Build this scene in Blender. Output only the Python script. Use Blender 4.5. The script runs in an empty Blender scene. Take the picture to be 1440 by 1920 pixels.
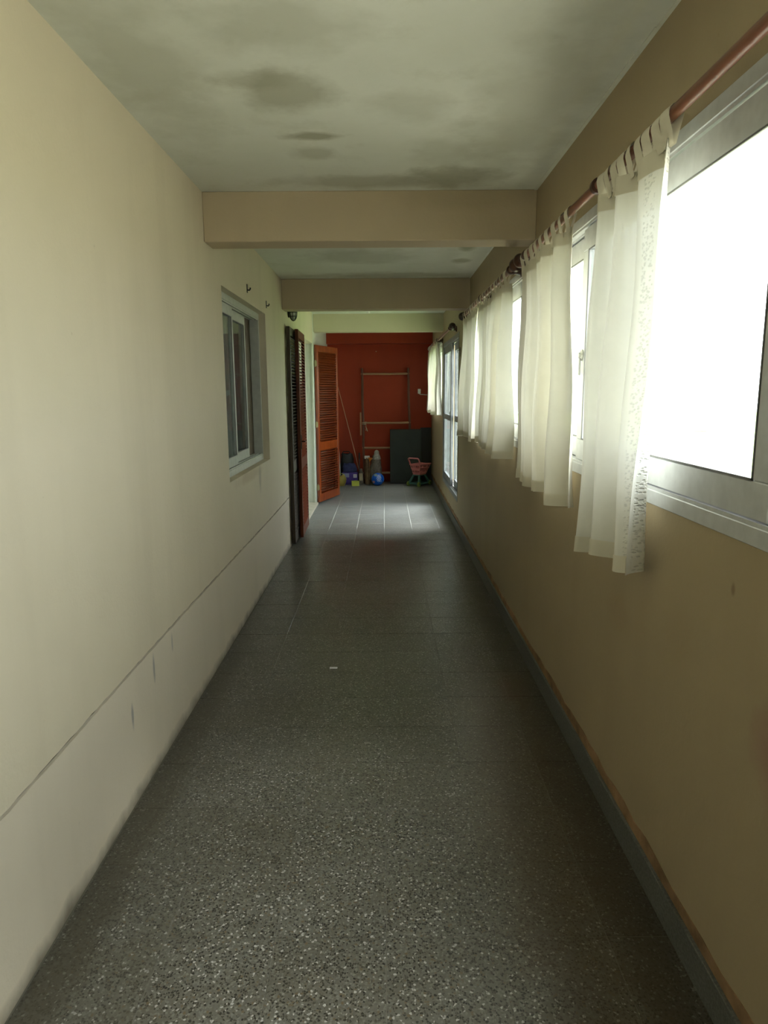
import bpy, math, random
from mathutils import Vector, Matrix
random.seed(7)
PI = math.pi
S = bpy.context.scene
COL = S.collection

# ------------------------------------------------------------------ camera
F, PITCH, YAW, ROLL = 1293.0, .1723, -.0011, .007
CAMZ = 1.6
cd = bpy.data.cameras.new('camera'); cam = bpy.data.objects.new('camera', cd); COL.objects.link(cam)
d = Vector((math.sin(YAW)*math.cos(PITCH), math.cos(YAW)*math.cos(PITCH), -math.sin(PITCH)))
rt = Vector((math.cos(YAW), -math.sin(YAW), 0)); up = rt.cross(d)
rt2 = rt*math.cos(ROLL)-up*math.sin(ROLL); up2 = up*math.cos(ROLL)+rt*math.sin(ROLL)
m = Matrix((rt2, up2, -d)).transposed().to_4x4(); m.translation = Vector((0, 0, CAMZ))
cam.matrix_world = m
cd.sensor_fit = 'VERTICAL'; cd.sensor_height = 24.0; cd.lens = F/1920*24.0; cd.clip_start = .02; cd.clip_end = 300
S.camera = cam

# ------------------------------------------------------------------ sky + exposure
w = bpy.data.worlds.new('overcast_sky'); S.world = w; w.use_nodes = True
bg = w.node_tree.nodes['Background']
bg.inputs[0].default_value = (.96, .98, 1.0, 1); bg.inputs[1].default_value = 7.8
sl = bpy.data.lights.new('hazy_sun', 'SUN'); sl.energy = 12.0; sl.angle = math.radians(32); sl.color = (1.0, .97, .92)
so_ = bpy.data.objects.new('hazy_sun', sl); COL.objects.link(so_); so_.location = (8, 4, 12)
so_.rotation_euler = Vector((math.cos(math.radians(60)), .12, math.sin(math.radians(60)))).to_track_quat('Z', 'Y').to_euler()
S.view_settings.view_transform = 'Standard'; S.view_settings.look = 'None'
S.view_settings.exposure = 0.04; S.view_settings.gamma = 1.0; S.view_settings.use_curve_mapping = False

# ------------------------------------------------------------------ room dimensions (metres)
XL, XR, ZC, YE, YB = -.99, .846, 2.686, 12.42, -3.0
WT = .2

# ------------------------------------------------------------------ mesh builder
class MB:
    def __init__(s, off=(0, 0, 0)):
        s.v = []; s.f = []; s.off = Vector(off); s.uv = None
    def add(s, vs, fs):
        n = len(s.v); s.v += [Vector(p)-s.off for p in vs]; s.f += [tuple(i+n for i in f) for f in fs]; return s
    def box(s, a, b, bev=0.0):
        x0, y0, z0 = [min(p, q) for p, q in zip(a, b)]; x1, y1, z1 = [max(p, q) for p, q in zip(a, b)]
        if bev <= 0:
            vs = [(x0,y0,z0),(x1,y0,z0),(x1,y1,z0),(x0,y1,z0),(x0,y0,z1),(x1,y0,z1),(x1,y1,z1),(x0,y1,z1)]
            return s.add(vs, [(0,3,2,1),(4,5,6,7),(0,1,5,4),(1,2,6,5),(2,3,7,6),(3,0,4,7)])
        c = bev; X = (x0, x1); Y = (y0, y1); Z = (z0, z1); vs = []; idx = {}
        for i in (0, 1):
            for j in (0, 1):
                for k in (0, 1):
                    sx, sy, sz = (c, -c)[i], (c, -c)[j], (c, -c)[k]
                    for ax in range(3):
                        p = [X[i]+sx, Y[j]+sy, Z[k]+sz]; p[ax] -= (sx, sy, sz)[ax]
                        idx[i, j, k, ax] = len(vs); vs.append(tuple(p))
        fs = []
        for ax in range(3):
            o = [a_ for a_ in range(3) if a_ != ax]
            for e in (0, 1):
                q = []
                for (u, w_) in ((0,0),(1,0),(1,1),(0,1)):
                    t = [0,0,0]; t[ax] = e; t[o[0]] = u; t[o[1]] = w_
                    q.append(idx[t[0], t[1], t[2], ax])
                fs.append(tuple(q))
            for u in (0, 1):
                for w_ in (0, 1):
                    q = []
                    for e, a2 in ((0, o[0]), (1, o[0]), (1, o[1]), (0, o[1])):
                        t = [0,0,0]; t[ax] = e; t[o[0]] = u; t[o[1]] = w_
                        q.append(idx[t[0], t[1], t[2], a2])
                    fs.append(tuple(q))
        for i in (0, 1):
            for j in (0, 1):
                for k in (0, 1):
                    fs.append((idx[i,j,k,0], idx[i,j,k,1], idx[i,j,k,2]))
        return s.add(vs, fs)
    def tube(s, pts, r, n=8, cap=True, r2=None):
        pts = [Vector(p) for p in pts]; vs = []; fs = []; m_ = len(pts)
        rs = [r]*m_ if not isinstance(r, (list, tuple)) else r
        t = (pts[1]-pts[0]).normalized()
        a = t.cross(Vector((0,0,1)));
        if a.length < .1: a = t.cross(Vector((0,1,0)))
        a.normalize()
        for i, p in enumerate(pts):
            t = (pts[min(i+1, m_-1)]-pts[max(i-1, 0)]).normalized()
            a = (a-t*a.dot(t)).normalized(); b = t.cross(a)
            for k in range(n):
                q = 2*PI*k/n; vs.append(p+(a*math.cos(q)+b*math.sin(q))*rs[i])
        for i in range(m_-1):
            for k in range(n):
                k2 = (k+1) % n; fs.append((i*n+k, i*n+k2, (i+1)*n+k2, (i+1)*n+k))
        if cap: fs.append(tuple(range(n))[::-1]); fs.append(tuple((m_-1)*n+k for k in range(n)))
        return s.add(vs, fs)
    def lathe(s, p0, axis, prof, n=16):      # prof: list of (distance along the axis, radius)
        ax = Vector(axis).normalized(); p0 = Vector(p0)
        return s.tube2([p0+ax*q[0] for q in prof], [max(q[1], 1e-4) for q in prof], ax, n)
    def tube2(s, pts, rs, ax, n):
        a = ax.cross(Vector((0,0,1)))
        if a.length < .1: a = ax.cross(Vector((0,1,0)))
        a.normalize(); b = ax.cross(a); vs = []; fs = []
        for p, r in zip(pts, rs):
            for k in range(n):
                q = 2*PI*k/n; vs.append(p+(a*math.cos(q)+b*math.sin(q))*r)
        for i in range(len(pts)-1):
            for k in range(n):
                k2 = (k+1) % n; fs.append((i*n+k, i*n+k2, (i+1)*n+k2, (i+1)*n+k))
        fs.append(tuple(range(n))[::-1]); fs.append(tuple((len(pts)-1)*n+k for k in range(n)))
        return s.add(vs, fs)
    def blob(s, c, r, n=12, jit=.0, seed=0, squash=None):   # lumpy closed body
        rg = random.Random(seed); c = Vector(c); vs = []; fs = []; m_ = n//2+1
        ph = [rg.uniform(0, 6.28) for _ in range(6)]
        for i in range(m_+1):
            th = PI*i/m_
            for k in range(n):
                q = 2*PI*k/n
                j = 1+jit*(math.sin(3*q+ph[0]+2*th)*.5+math.sin(5*q+ph[1]-3*th)*.3+math.sin(4*th+ph[2]+q)*.4)
                p = Vector((math.sin(th)*math.cos(q)*r[0], math.sin(th)*math.sin(q)*r[1], math.cos(th)*r[2]))*j
                if squash: p = squash(p)
                vs.append(c+p)
        for i in range(m_):
            for k in range(n):
                k2 = (k+1) % n; fs.append((i*n+k, (i+1)*n+k, (i+1)*n+k2, i*n+k2))
        return s.add(vs, fs)
    def prism(s, poly, x0, x1):              # polygon in the (y, z) plane pushed from x0 to x1
        n = len(poly)
        vs = [(x0, y, z) for y, z in poly]+[(x1, y, z) for y, z in poly]
        fs = [tuple(range(n)), tuple(range(n, 2*n))[::-1]]+[(i, i+n, (i+1) % n+n, (i+1) % n) for i in range(n)]
        return s.add(vs, fs)

def mesh(name, mb, mat, smooth=False):
    me = bpy.data.meshes.new(name); me.from_pydata([tuple(p) for p in mb.v], [], mb.f); me.update()
    if mb.uv:
        L = me.uv_layers.new(name='UVMap')
        for lp in me.loops: L.data[lp.index].uv = mb.uv[lp.vertex_index]
    import bmesh
    b = bmesh.new(); b.from_mesh(me); bmesh.ops.recalc_face_normals(b, faces=b.faces); b.to_mesh(me); b.free()
    if smooth:
        me.polygons.foreach_set('use_smooth', [True]*len(me.polygons))
        if smooth == 'auto': me.set_sharp_from_angle(angle=math.radians(40))
    if mat: me.materials.append(mat)
    return me
def put(name, me, parent=None, loc=(0,0,0), rot=(0,0,0)):
    o = bpy.data.objects.new(name, me); COL.objects.link(o); o.location = loc; o.rotation_euler = rot
    if parent: o.parent = parent
    return o
def obj(name, mb, mat, parent=None, loc=(0,0,0), rot=(0,0,0), smooth=False):
    return put(name, mesh(name, mb, mat, smooth), parent, loc, rot)
def tag(o, label=None, cat=None, group=None, kind=None):
    if label: o['label'] = label
    if cat: o['category'] = cat
    if group: o['group'] = group
    if kind: o['kind'] = kind
    return o
def empty(name, loc, label=None, cat=None, group=None, kind=None, rot=(0,0,0)):
    o = bpy.data.objects.new(name, None); COL.objects.link(o); o.location = loc; o.rotation_euler = rot
    o.empty_display_size = .1
    return tag(o, label, cat, group, kind)

# ------------------------------------------------------------------ materials
class NT:
    def __init__(s, name):
        s.m = bpy.data.materials.new(name); s.m.use_nodes = True; s.t = s.m.node_tree
        s.b = s.t.nodes['Principled BSDF']; s.o = s.t.nodes['Material Output']
        s.pos = s.t.nodes.new('ShaderNodeNewGeometry').outputs['Position']
    def n(s, ty, **k):
        x = s.t.nodes.new('ShaderNode'+ty)
        for a, b in k.items(): setattr(x, a, b)
        return x
    def l(s, a, b): s.t.links.new(a, b)
    def set(s, sock, val):
        if hasattr(val, 'is_output') or isinstance(val, bpy.types.NodeSocket): s.l(val, sock)
        else: sock.default_value = val
    def math(s, op, a, b=0.0, c=0.0, clamp=False):
        x = s.n('Math', operation=op, use_clamp=clamp); s.set(x.inputs[0], a); s.set(x.inputs[1], b); s.set(x.inputs[2], c); return x.outputs[0]
    def noise(s, scale, detail=4, rough=.55, vec=None, dist=0):
        x = s.n('TexNoise'); x.inputs['Scale'].default_value = scale; x.inputs['Detail'].default_value = detail
        x.inputs['Roughness'].default_value = rough; x.inputs['Distortion'].default_value = dist
        s.l(vec or s.pos, x.inputs['Vector']); return x.outputs['Fac']
    def scale(s, v, vec=None):
        x = s.n('VectorMath', operation='MULTIPLY'); s.l(vec or s.pos, x.inputs[0]); x.inputs[1].default_value = v; return x.outputs[0]
    def rng(s, v, a, b, c=0., d_=1.):
        x = s.n('MapRange'); x.clamp = True; s.set(x.inputs[0], v)
        for i, q in enumerate((a, b, c, d_)): x.inputs[i+1].default_value = q
        return x.outputs[0]
    def mix(s, f, a, b, mode='MIX'):
        x = s.n('Mix', data_type='RGBA', blend_type=mode); s.set(x.inputs[0], f)
        for sock, val in ((x.inputs[6], a), (x.inputs[7], b)):
            s.set(sock, val if not isinstance(val, tuple) or len(val) == 4 else (*val, 1))
        return x.outputs[2]
    def blobmask(s, c, r, warp=.35, ns=5.):
        """soft patch around the world point c with radii r, its edge broken up by noise"""
        a = s.n('VectorMath', operation='SUBTRACT'); s.l(s.pos, a.inputs[0]); a.inputs[1].default_value = c
        b = s.n('VectorMath', operation='DIVIDE'); s.l(a.outputs[0], b.inputs[0]); b.inputs[1].default_value = r
        e = s.n('VectorMath', operation='LENGTH'); s.l(b.outputs[0], e.inputs[0])
        nz = s.math('MULTIPLY_ADD', s.noise(ns, 5, .6), 2*warp*1.6, -warp*1.6)
        return s.rng(s.math('ADD', e.outputs['Value'], nz), .45, 1.05, 1., 0.)
    def bump(s, h, strength=.2, dist=.01):
        x = s.n('Bump'); x.inputs['Strength'].default_value = strength; x.inputs['Distance'].default_value = dist
        s.l(h, x.inputs['Height']); s.l(x.outputs[0], s.b.inputs['Normal']); return x
    def fin(s, col=None, rough=None, spec=None, metal=None):
        if col is not None: s.set(s.b.inputs['Base Color'], (*col, 1) if isinstance(col, tuple) and len(col) == 3 else col)
        if rough is not None: s.set(s.b.inputs['Roughness'], rough)
        if spec is not None: s.set(s.b.inputs['Specular IOR Level'], spec)
        if metal is not None: s.set(s.b.inputs['Metallic'], metal)
        return s.m

def simple(name, col, rough=.6, metal=0., var=.12, scale=14., spec=.4, bump=.0):
    t = NT(name); f = t.noise(scale, 5)
    a = tuple(max(0, c*(1-var)) for c in col); b = tuple(min(1, c*(1+var)) for c in col)
    c_ = t.mix(t.rng(f, .3, .7), a, b)
    if bump: t.bump(f, bump, .003)
    return t.fin(c_, rough, spec, metal)

def wall_paint(name, base, alt, dirty, patches=(), grime_floor=True):
    t = NT(name)
    c = t.mix(t.rng(t.noise(1.1, 4, .6), .35, .65), base, alt)
    vs = t.noise(2.2, 4, .6, t.scale((1, 1, .12)))                       # faint vertical roller streaks
    c = t.mix(t.math('MULTIPLY', t.rng(vs, .5, .75), .25), c, dirty)
    sp = t.noise(26, 3, .7)
    c = t.mix(t.math('MULTIPLY', t.rng(sp, .70, .78), .35), c, dirty)
    if grime_floor:
        z = t.n('SeparateXYZ'); t.l(t.pos, z.inputs[0])
        g = t.rng(t.math('ADD', z.outputs[2], t.math('MULTIPLY', t.noise(6, 4), .10)), .045, .11, 1, 0)
        c = t.mix(t.math('MULTIPLY', g, .8), c, (.10, .085, .06))
    for (p, r, col, k) in patches:
        c = t.mix(t.math('MULTIPLY', t.blobmask(p, r), k), c, col)
    h = t.math('ADD', t.noise(60, 3), t.math('MULTIPLY', t.noise(7, 3), 1.5))
    t.bump(h, .22, .004)
    return t.fin(c, .62, .3)

M = {}
CREAM, CREAM2, CRDIRT = (.67, .59, .435), (.63, .555, .405), (.42, .36, .25)
M['wall_left'] = wall_paint('cream_wall_paint', CREAM, CREAM2, CRDIRT,
    [((XL, 5.08, 1.0), (.2, .55, .05), (.35, .24, .12), .35), ((XL, 5.45, .93), (.2, .06, .12), (.30, .26, .2), .5),
     ((XL, 2.79, .46), (.2, .012, .07), (.25, .24, .24), .7), ((XL, 2.52, .38), (.2, .010, .06), (.25, .24, .24), .7),
     ((XL, 3.05, .47), (.2, .010, .06), (.25, .24, .24), .5)])
M['wall_dado'] = wall_paint('pale_lower_wall_paint', (.68, .60, .465), (.65, .57, .44), (.44, .39, .29),
    [((XL, 2.79, .44), (.2, .016, .07), (.22, .21, .21), .7), ((XL, 2.52, .36), (.2, .014, .06), (.22, .21, .21), .7),
     ((XL, 3.05, .46), (.2, .014, .05), (.25, .24, .24), .5)])
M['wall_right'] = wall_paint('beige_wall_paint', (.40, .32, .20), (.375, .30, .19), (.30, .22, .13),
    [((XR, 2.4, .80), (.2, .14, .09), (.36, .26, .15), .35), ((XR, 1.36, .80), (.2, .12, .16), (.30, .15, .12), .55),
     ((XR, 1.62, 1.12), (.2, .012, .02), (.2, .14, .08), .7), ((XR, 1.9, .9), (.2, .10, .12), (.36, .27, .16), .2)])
M['beam'] = wall_paint('tan_beam_paint', (.56, .455, .31), (.52, .425, .29), (.34, .29, .19),
    [((.5, 4.0, 2.66), (.5, .1, .10), (.30, .25, .15), .25)], False)
M['beam_doorlit'] = wall_paint('door_lit_beam_paint', (.60, .56, .38), (.56, .52, .35), (.42, .40, .26), [], False)  # third beam: sliding-door light painted in as a paler, greener tone
t = NT('stained_ceiling_paint')
c = t.mix(t.rng(t.noise(1.3, 5, .6), .35, .7), (.75, .76, .68), (.68, .69, .60))
mold = (.30, .29, .19)
for (x, y, rx, ry, k) in ((-.36, 2.75, .20, .22, .55), (-.47, 2.66, .14, .10, .35), (-.28, 3.20, .17, .055, .75), (-.33, 3.42, .13, .10, .40),
                          (-.30, 2.30, .30, .22, .30), (-.05, 3.85, .55, .14, .45), (.37, 3.80, .30, .20, .55), (.28, 3.4, .2, .25, .25), (.65, 5.53, .08, .16, .85),
                          (.66, 6.10, .09, .14, .75), (-.2, 5.9, .5, .35, .35), (.60, 3.0, .30, .9, .28), (-.80, 2.6, .22, .7, .28), (.1, 2.9, .2, .2, .25), (.1, 6.8, .9, .18, .4)):
    c = t.mix(t.math('MULTIPLY', t.blobmask((x, y, ZC), (rx, ry, 1.), .5, 4.5), k), c, mold)
c = t.mix(t.math('MULTIPLY', t.rng(t.noise(3.5, 6, .7), .55, .75), .3), c, (.42, .41, .30))
t.bump(t.noise(9, 5), .25, .008); M['ceiling'] = t.fin(c, .75, .2)

def terrazzo(name):
    t = NT(name)
    v = t.n('TexVoronoi', feature='F1'); v.inputs['Scale'].default_value = 150; t.l(t.pos, v.inputs['Vector'])
    e = t.n('TexVoronoi', feature='DISTANCE_TO_EDGE'); e.inputs['Scale'].default_value = 150; t.l(t.pos, e.inputs['Vector'])
    sx = t.n('SeparateColor'); t.l(v.outputs['Color'], sx.inputs[0])
    cr = t.n('ValToRGB'); t.l(sx.outputs[0], cr.inputs[0]); cr.color_ramp.interpolation = 'CONSTANT'
    els = [(0, (.020, .020, .018)), (.24, (.065, .062, .050)), (.42, (.13, .125, .10)), (.62, (.21, .205, .18)), (.86, (.50, .49, .46)), (.95, (.16, .12, .07))]
    while len(cr.color_ramp.elements) < len(els): cr.color_ramp.elements.new(.5)
    for el, (p, q) in zip(cr.color_ramp.elements, els): el.position = p; el.color = (*q, 1)
    matrix = t.mix(t.noise(60, 3), (.115, .11, .092), (.19, .185, .16))
    chip = t.math('MULTIPLY', t.rng(e.outputs['Distance'], .04, .09), t.rng(sx.outputs[1], .28, .30))
    col = t.mix(chip, matrix, cr.outputs[0])
    v2 = t.n('TexVoronoi', feature='F1'); v2.inputs['Scale'].default_value = 78; t.l(t.pos, v2.inputs['Vector'])
    s2 = t.n('SeparateColor'); t.l(v2.outputs['Color'], s2.inputs[0])
    big = t.math('MULTIPLY', t.rng(v2.outputs['Distance'], .20, .25, 1, 0), t.rng(s2.outputs[0], .76, .77))
    col = t.mix(big, col, t.mix(t.rng(s2.outputs[1], .60, .65), (.018, .018, .016), (.33, .325, .30)))
    oi = t.n('ObjectInfo'); col = t.mix(t.rng(oi.outputs['Random'], 0, 1, .0, .22), col, (.10, .09, .06), 'MIX')
    g = t.rng(t.noise(2.4, 5, .6), .42, .72, 0, .6)                        # worn-in dirt
    col = t.mix(g, col, t.mix(.5, col, (.07, .055, .03)))
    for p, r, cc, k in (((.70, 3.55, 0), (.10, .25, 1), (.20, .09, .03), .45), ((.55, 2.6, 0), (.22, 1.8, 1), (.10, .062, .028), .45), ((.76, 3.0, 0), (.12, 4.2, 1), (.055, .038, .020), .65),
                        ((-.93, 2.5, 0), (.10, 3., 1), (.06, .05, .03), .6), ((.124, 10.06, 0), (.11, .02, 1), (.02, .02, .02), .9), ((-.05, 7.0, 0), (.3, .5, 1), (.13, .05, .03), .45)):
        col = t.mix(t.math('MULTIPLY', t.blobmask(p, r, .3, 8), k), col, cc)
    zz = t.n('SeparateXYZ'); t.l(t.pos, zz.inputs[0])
    far_grey = t.rng(t.math('ADD', zz.outputs[1], t.math('MULTIPLY', t.noise(1.2, 4), 3.)), 8.6, 11.2, 0, .75)   # unpolished far end, mixed towards a lighter grey
    col = t.mix(.29, col, (.018, .017, .012)); col = t.mix(far_grey, col, (.25, .26, .26))
    ro = t.math('ADD', t.rng(t.noise(5, 5, .6), .3, .7, .285, .36), t.math('MULTIPLY', far_grey, .25))
    t.bump(t.math('ADD', t.noise(5, 3), t.math('MULTIPLY', t.noise(120, 2), .04)), .10, .0022)
    return t.fin(col, ro, .5)
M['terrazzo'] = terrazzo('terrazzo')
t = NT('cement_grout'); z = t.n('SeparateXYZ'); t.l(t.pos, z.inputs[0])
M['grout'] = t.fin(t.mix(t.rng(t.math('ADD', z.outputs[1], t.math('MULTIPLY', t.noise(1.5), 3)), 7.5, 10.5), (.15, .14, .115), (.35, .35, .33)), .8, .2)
M['skirt'] = simple('grey_granite_skirting', (.12, .125, .115), .5, scale=120, var=.35)
M['scar'] = simple('scraped_paint_band', (.27, .165, .09), .8, scale=9, var=.4)
M['red'] = wall_paint('brick_red_wall_paint', (.36, .044, .014), (.31, .038, .012), (.18, .035, .02), [], False)
M['white_paint'] = wall_paint('off_white_wall_paint', (.66, .66, .56), (.62, .62, .52), (.5, .5, .4))
M['alu'] = simple('anodised_aluminium', (.54, .55, .56), .40, .25, .08, 20)
M['alu_white'] = simple('dull_white_aluminium', (.52, .53, .47), .5, .0, .08, 20)
M['dark_rubber'] = simple('grey_rubber', (.16, .16, .155), .6)
M['white_enamel'] = simple('off_white_enamel', (.68, .70, .60), .4, .0, .05, 8)
M['marble'] = simple('cream_marble', (.55, .50, .40), .35, .0, .15, 12)
def wood(name, a, b, rough=.38, axis=(30, 30, 2.0), spec=.5):
    t = NT(name); tc = t.n('TexCoord').outputs['Object']
    f = t.noise(1.0, 5, .6, t.scale(axis, tc), .6)
    c = t.mix(t.rng(f, .3, .7), a, b); t.bump(f, .12, .003); return t.fin(c, rough, spec)
M['shutter'] = wood('varnished_red_brown_wood', (.16, .026, .006), (.34, .068, .010), .30)
M['slat'] = wood('varnished_slat_wood', (.12, .022, .007), (.23, .046, .011), .29, (2, 30, 30))
M['shutter_mid'] = wood('darker_red_brown_wood', (.075, .020, .008), (.17, .040, .011), .35)  # deeper tone of the shutter wood, for the front folded leaf
M['shutter_shaded'] = wood('shaded_shutter_wood', (.030, .022, .014), (.055, .036, .02), .45)  # same shutter wood, with the folded-back leaf's shade painted into the colour
M['rod'] = wood('reddish_brown_rod_wood', (.15, .055, .030), (.24, .095, .05), .38, (40, 3, 40))
M['knob'] = wood('dark_brown_finial_wood', (.045, .018, .011), (.08, .03, .018), .4, (20, 20, 20))
M['ladder'] = wood('weathered_ladder_wood', (.12, .045, .028), (.18, .075, .045), .7, (30, 30, 3))
M['rung'] = wood('pale_rung_wood', (.32, .17, .09), (.42, .24, .13), .7, (4, 30, 30))
M['rope'] = simple('pale_rope', (.45, .36, .24), .9)
M['steel'] = simple('dull_steel', (.35, .35, .33), .4, .8)
M['brass'] = simple('aged_brass', (.45, .38, .2), .4, .8)
M['black'] = simple('matt_black_board', (.028, .036, .033), .5, var=.2, scale=4)
M['black2'] = simple('black_plastic', (.012, .013, .013), .5)
M['pink'] = simple('pink_plastic', (.72, .24, .24), .38, var=.04)
M['teal'] = simple('dark_green_plastic', (.07, .20, .17), .4, var=.05)
M['lime'] = simple('lime_plastic', (.26, .36, .07), .4, var=.05)
M['purple'] = simple('purple_card', (.07, .04, .24), .6, var=.15)
M['navy'] = simple('navy_cloth', (.035, .04, .11), .9, var=.4, scale=20)
M['olive'] = simple('olive_plastic', (.30, .24, .05), .55, var=.3, scale=9)
M['lemon'] = simple('yellow_green_card', (.62, .66, .10), .6, var=.06)
M['paper'] = simple('white_label_paper', (.75, .75, .8), .7, var=.04)
M['greyprint'] = simple('grey_print', (.30, .30, .45), .7, var=.04)
M['brownbag'] = simple('brown_paper', (.18, .11, .06), .8, var=.3, scale=20)
M['orange'] = simple('orange_plastic', (.80, .25, .03), .5, var=.1)
M['greybag'] = simple('grey_plastic_bag', (.17, .14, .11), .4, var=.35, scale=25, bump=.4)
M['palebag'] = simple('pale_crinkled_plastic', (.40, .37, .33), .35, var=.35, scale=40, bump=.5)
M['cable'] = simple('white_plastic', (.72, .70, .66), .45, var=.04)
M['cane'] = simple('pale_cane', (.55, .33, .20), .5, var=.1)
M['stick'] = simple('white_painted_stick', (.62, .60, .58), .5, var=.1)
M['black_iron'] = simple('black_iron', (.03, .03, .025), .4, .3)
M['frosted'] = simple('pale_lamp_glass', (.60, .62, .55), .2)
M['wardrobe'] = wood('brown_wardrobe_wood', (.085, .045, .03), (.13, .07, .045), .5)
M['greycloth'] = simple('grey_cloth', (.24, .25, .23), .9, var=.15, scale=3)
M['concrete'] = simple('pale_concrete', (.60, .56, .46), .9, var=.12, scale=2)
M['leafgreen'] = simple('garden_green', (.30, .42, .16), .8, var=.3, scale=5)
M['postred'] = simple('pinkish_brick', (.62, .36, .32), .8, var=.08)
M['pvc'] = simple('painted_plaster_exterior', (.65, .64, .58), .8, var=.06, scale=3)

def glass(name, tint=(.93, .97, .96), dirt=.06):
    t = NT(name); tr = t.n('BsdfTransparent'); tr.inputs[0].default_value = (*tint, 1)
    gl = t.n('BsdfGlossy'); gl.inputs['Roughness'].default_value = .03; df = t.n('BsdfDiffuse'); df.inputs[0].default_value = (.6, .63, .62, 1)
    lw = t.n('LayerWeight'); lw.inputs[0].default_value = .5
    fac = t.math('MULTIPLY_ADD', t.math('POWER', lw.outputs['Facing'], 5.), .6, .04)
    a = t.n('MixShader'); t.l(fac, a.inputs[0]); t.l(tr.outputs[0], a.inputs[1]); t.l(gl.outputs[0], a.inputs[2])
    b = t.n('MixShader'); t.set(b.inputs[0], t.rng(t.noise(6, 4), .4, .7, dirt*.4, dirt*1.6)); t.l(a.outputs[0], b.inputs[1]); t.l(df.outputs[0], b.inputs[2])
    t.l(b.outputs[0], t.o.inputs['Surface']); return t.m
M['glass'] = glass('window_glass'); M['glass_dusty'] = glass('dusty_glass', (.90, .94, .95), .10)

def fabric(name, col, trans, thin, border=False):
    t = NT(name); uv = t.n('TexCoord').outputs['UV']
    wv = t.noise(1, 3, .6, t.scale((260, 260, 8))); stripe = t.n('TexWave', bands_direction='X'); stripe.inputs['Scale'].default_value = 14
    t.l(uv, stripe.inputs['Vector']); stripe.inputs['Distortion'].default_value = 1.
    c = t.mix(t.math('MULTIPLY', t.rng(t.noise(9, 4), .4, .8), .35), col, tuple(q*.82 for q in col))
    df = t.n('BsdfDiffuse'); tl = t.n('BsdfTranslucent'); tp = t.n('BsdfTransparent')
    t.l(c, df.inputs[0]); t.l(c, tl.inputs[0])
    a = t.n('MixShader'); tf = trans
    if border:
        s0 = t.n('SeparateXYZ'); t.l(uv, s0.inputs[0]); tf = t.rng(s0.outputs[0], .30, .36, trans*1.5, trans)
    t.set(a.inputs[0], tf); t.l(df.outputs[0], a.inputs[1]); t.l(tl.outputs[0], a.inputs[2])
    b = t.n('MixShader')
    hole = t.math('ADD', thin, t.math('MULTIPLY', stripe.outputs['Fac'], .012))
    if border:
        sp = t.n('SeparateXYZ'); t.l(uv, sp.inputs[0]); u_ = sp.outputs[0]
        v = t.n('TexVoronoi', feature='F1'); v.inputs['Scale'].default_value = 1.; t.l(t.scale((40, 150, 1), uv), v.inputs['Vector'])
        band = t.math('ADD', t.math('MULTIPLY', t.rng(u_, .03, .04), t.rng(u_, .11, .12, 1, 0)), t.math('MULTIPLY', t.rng(u_, .20, .21), t.rng(u_, .30, .31, 1, 0)))
        emb = t.math('MULTIPLY', band, t.rng(v.outputs['Distance'], .25, .5, 1, 0))
        hole = t.math('MULTIPLY', hole, t.math('SUBTRACT', 1., emb))
        c2 = t.mix(t.math('MULTIPLY', emb, .35), c, tuple(q*.55 for q in col)); t.l(c2, df.inputs[0]); t.l(c2, tl.inputs[0])
        bn = t.n('Bump'); bn.inputs['Strength'].default_value = .6; bn.inputs['Distance'].default_value = .004; t.l(emb, bn.inputs['Height'])
        t.l(bn.outputs[0], df.inputs['Normal'])
    t.set(b.inputs[0], hole); t.l(a.outputs[0], b.inputs[1]); t.l(tp.outputs[0], b.inputs[2])
    t.l(b.outputs[0], t.o.inputs['Surface']); return t.m
M['voile'] = fabric('cream_cotton_voile', (.86, .83, .72), .12, .016)
M['voile_lace'] = fabric('white_embroidered_voile', (.87, .86, .80), .10, .014, True)
M['voile_thin'] = fabric('thin_cream_voile', (.86, .82, .72), .25, .05)
M['hem'] = fabric('cream_hem_tape', (.82, .78, .66), .16, .0)

# ================================================================== STRUCTURE
def struct(o, label=None, cat=None): return tag(o, label, cat, None, 'structure')
# floor: mortar bed with the terrazzo tiles laid in it
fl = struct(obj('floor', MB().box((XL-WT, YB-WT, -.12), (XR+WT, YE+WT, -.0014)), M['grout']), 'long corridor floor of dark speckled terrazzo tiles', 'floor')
TS, GAP = .328, .0018
rows0, xs = 1.805-3*TS, [-.988+TS*i for i in range(6)]
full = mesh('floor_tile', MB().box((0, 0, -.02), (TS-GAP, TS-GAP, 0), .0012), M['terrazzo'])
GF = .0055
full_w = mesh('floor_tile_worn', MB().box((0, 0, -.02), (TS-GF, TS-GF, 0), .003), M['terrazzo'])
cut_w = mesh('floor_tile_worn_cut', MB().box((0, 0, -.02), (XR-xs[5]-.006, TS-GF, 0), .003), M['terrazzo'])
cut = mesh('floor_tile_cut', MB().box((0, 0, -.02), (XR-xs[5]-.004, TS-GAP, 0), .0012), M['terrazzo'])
nrow = int((YE-rows0)/TS)+1
for j in range(nrow):
    y = rows0+j*TS
    if j == nrow-1:
        L = YE-y-.003
        fe = mesh('floor_tile_end', MB().box((0, 0, -.02), (TS-GAP, L, 0), .0012), M['terrazzo'])
        ce = mesh('floor_tile_corner', MB().box((0, 0, -.02), (XR-xs[5]-.004, L, 0), .0012), M['terrazzo'])
    for i in range(6):
        me = (full if i < 5 else cut) if j < nrow-1 else (fe if i < 5 else ce)
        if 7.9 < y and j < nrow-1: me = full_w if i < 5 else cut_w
        put('floor_tile', me, fl, (xs[i]+GAP/2, y+GAP/2, random.uniform(-.0006, .0004)), (random.uniform(-.0008, .0008), random.uniform(-.0008, .0008), 0))
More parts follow.
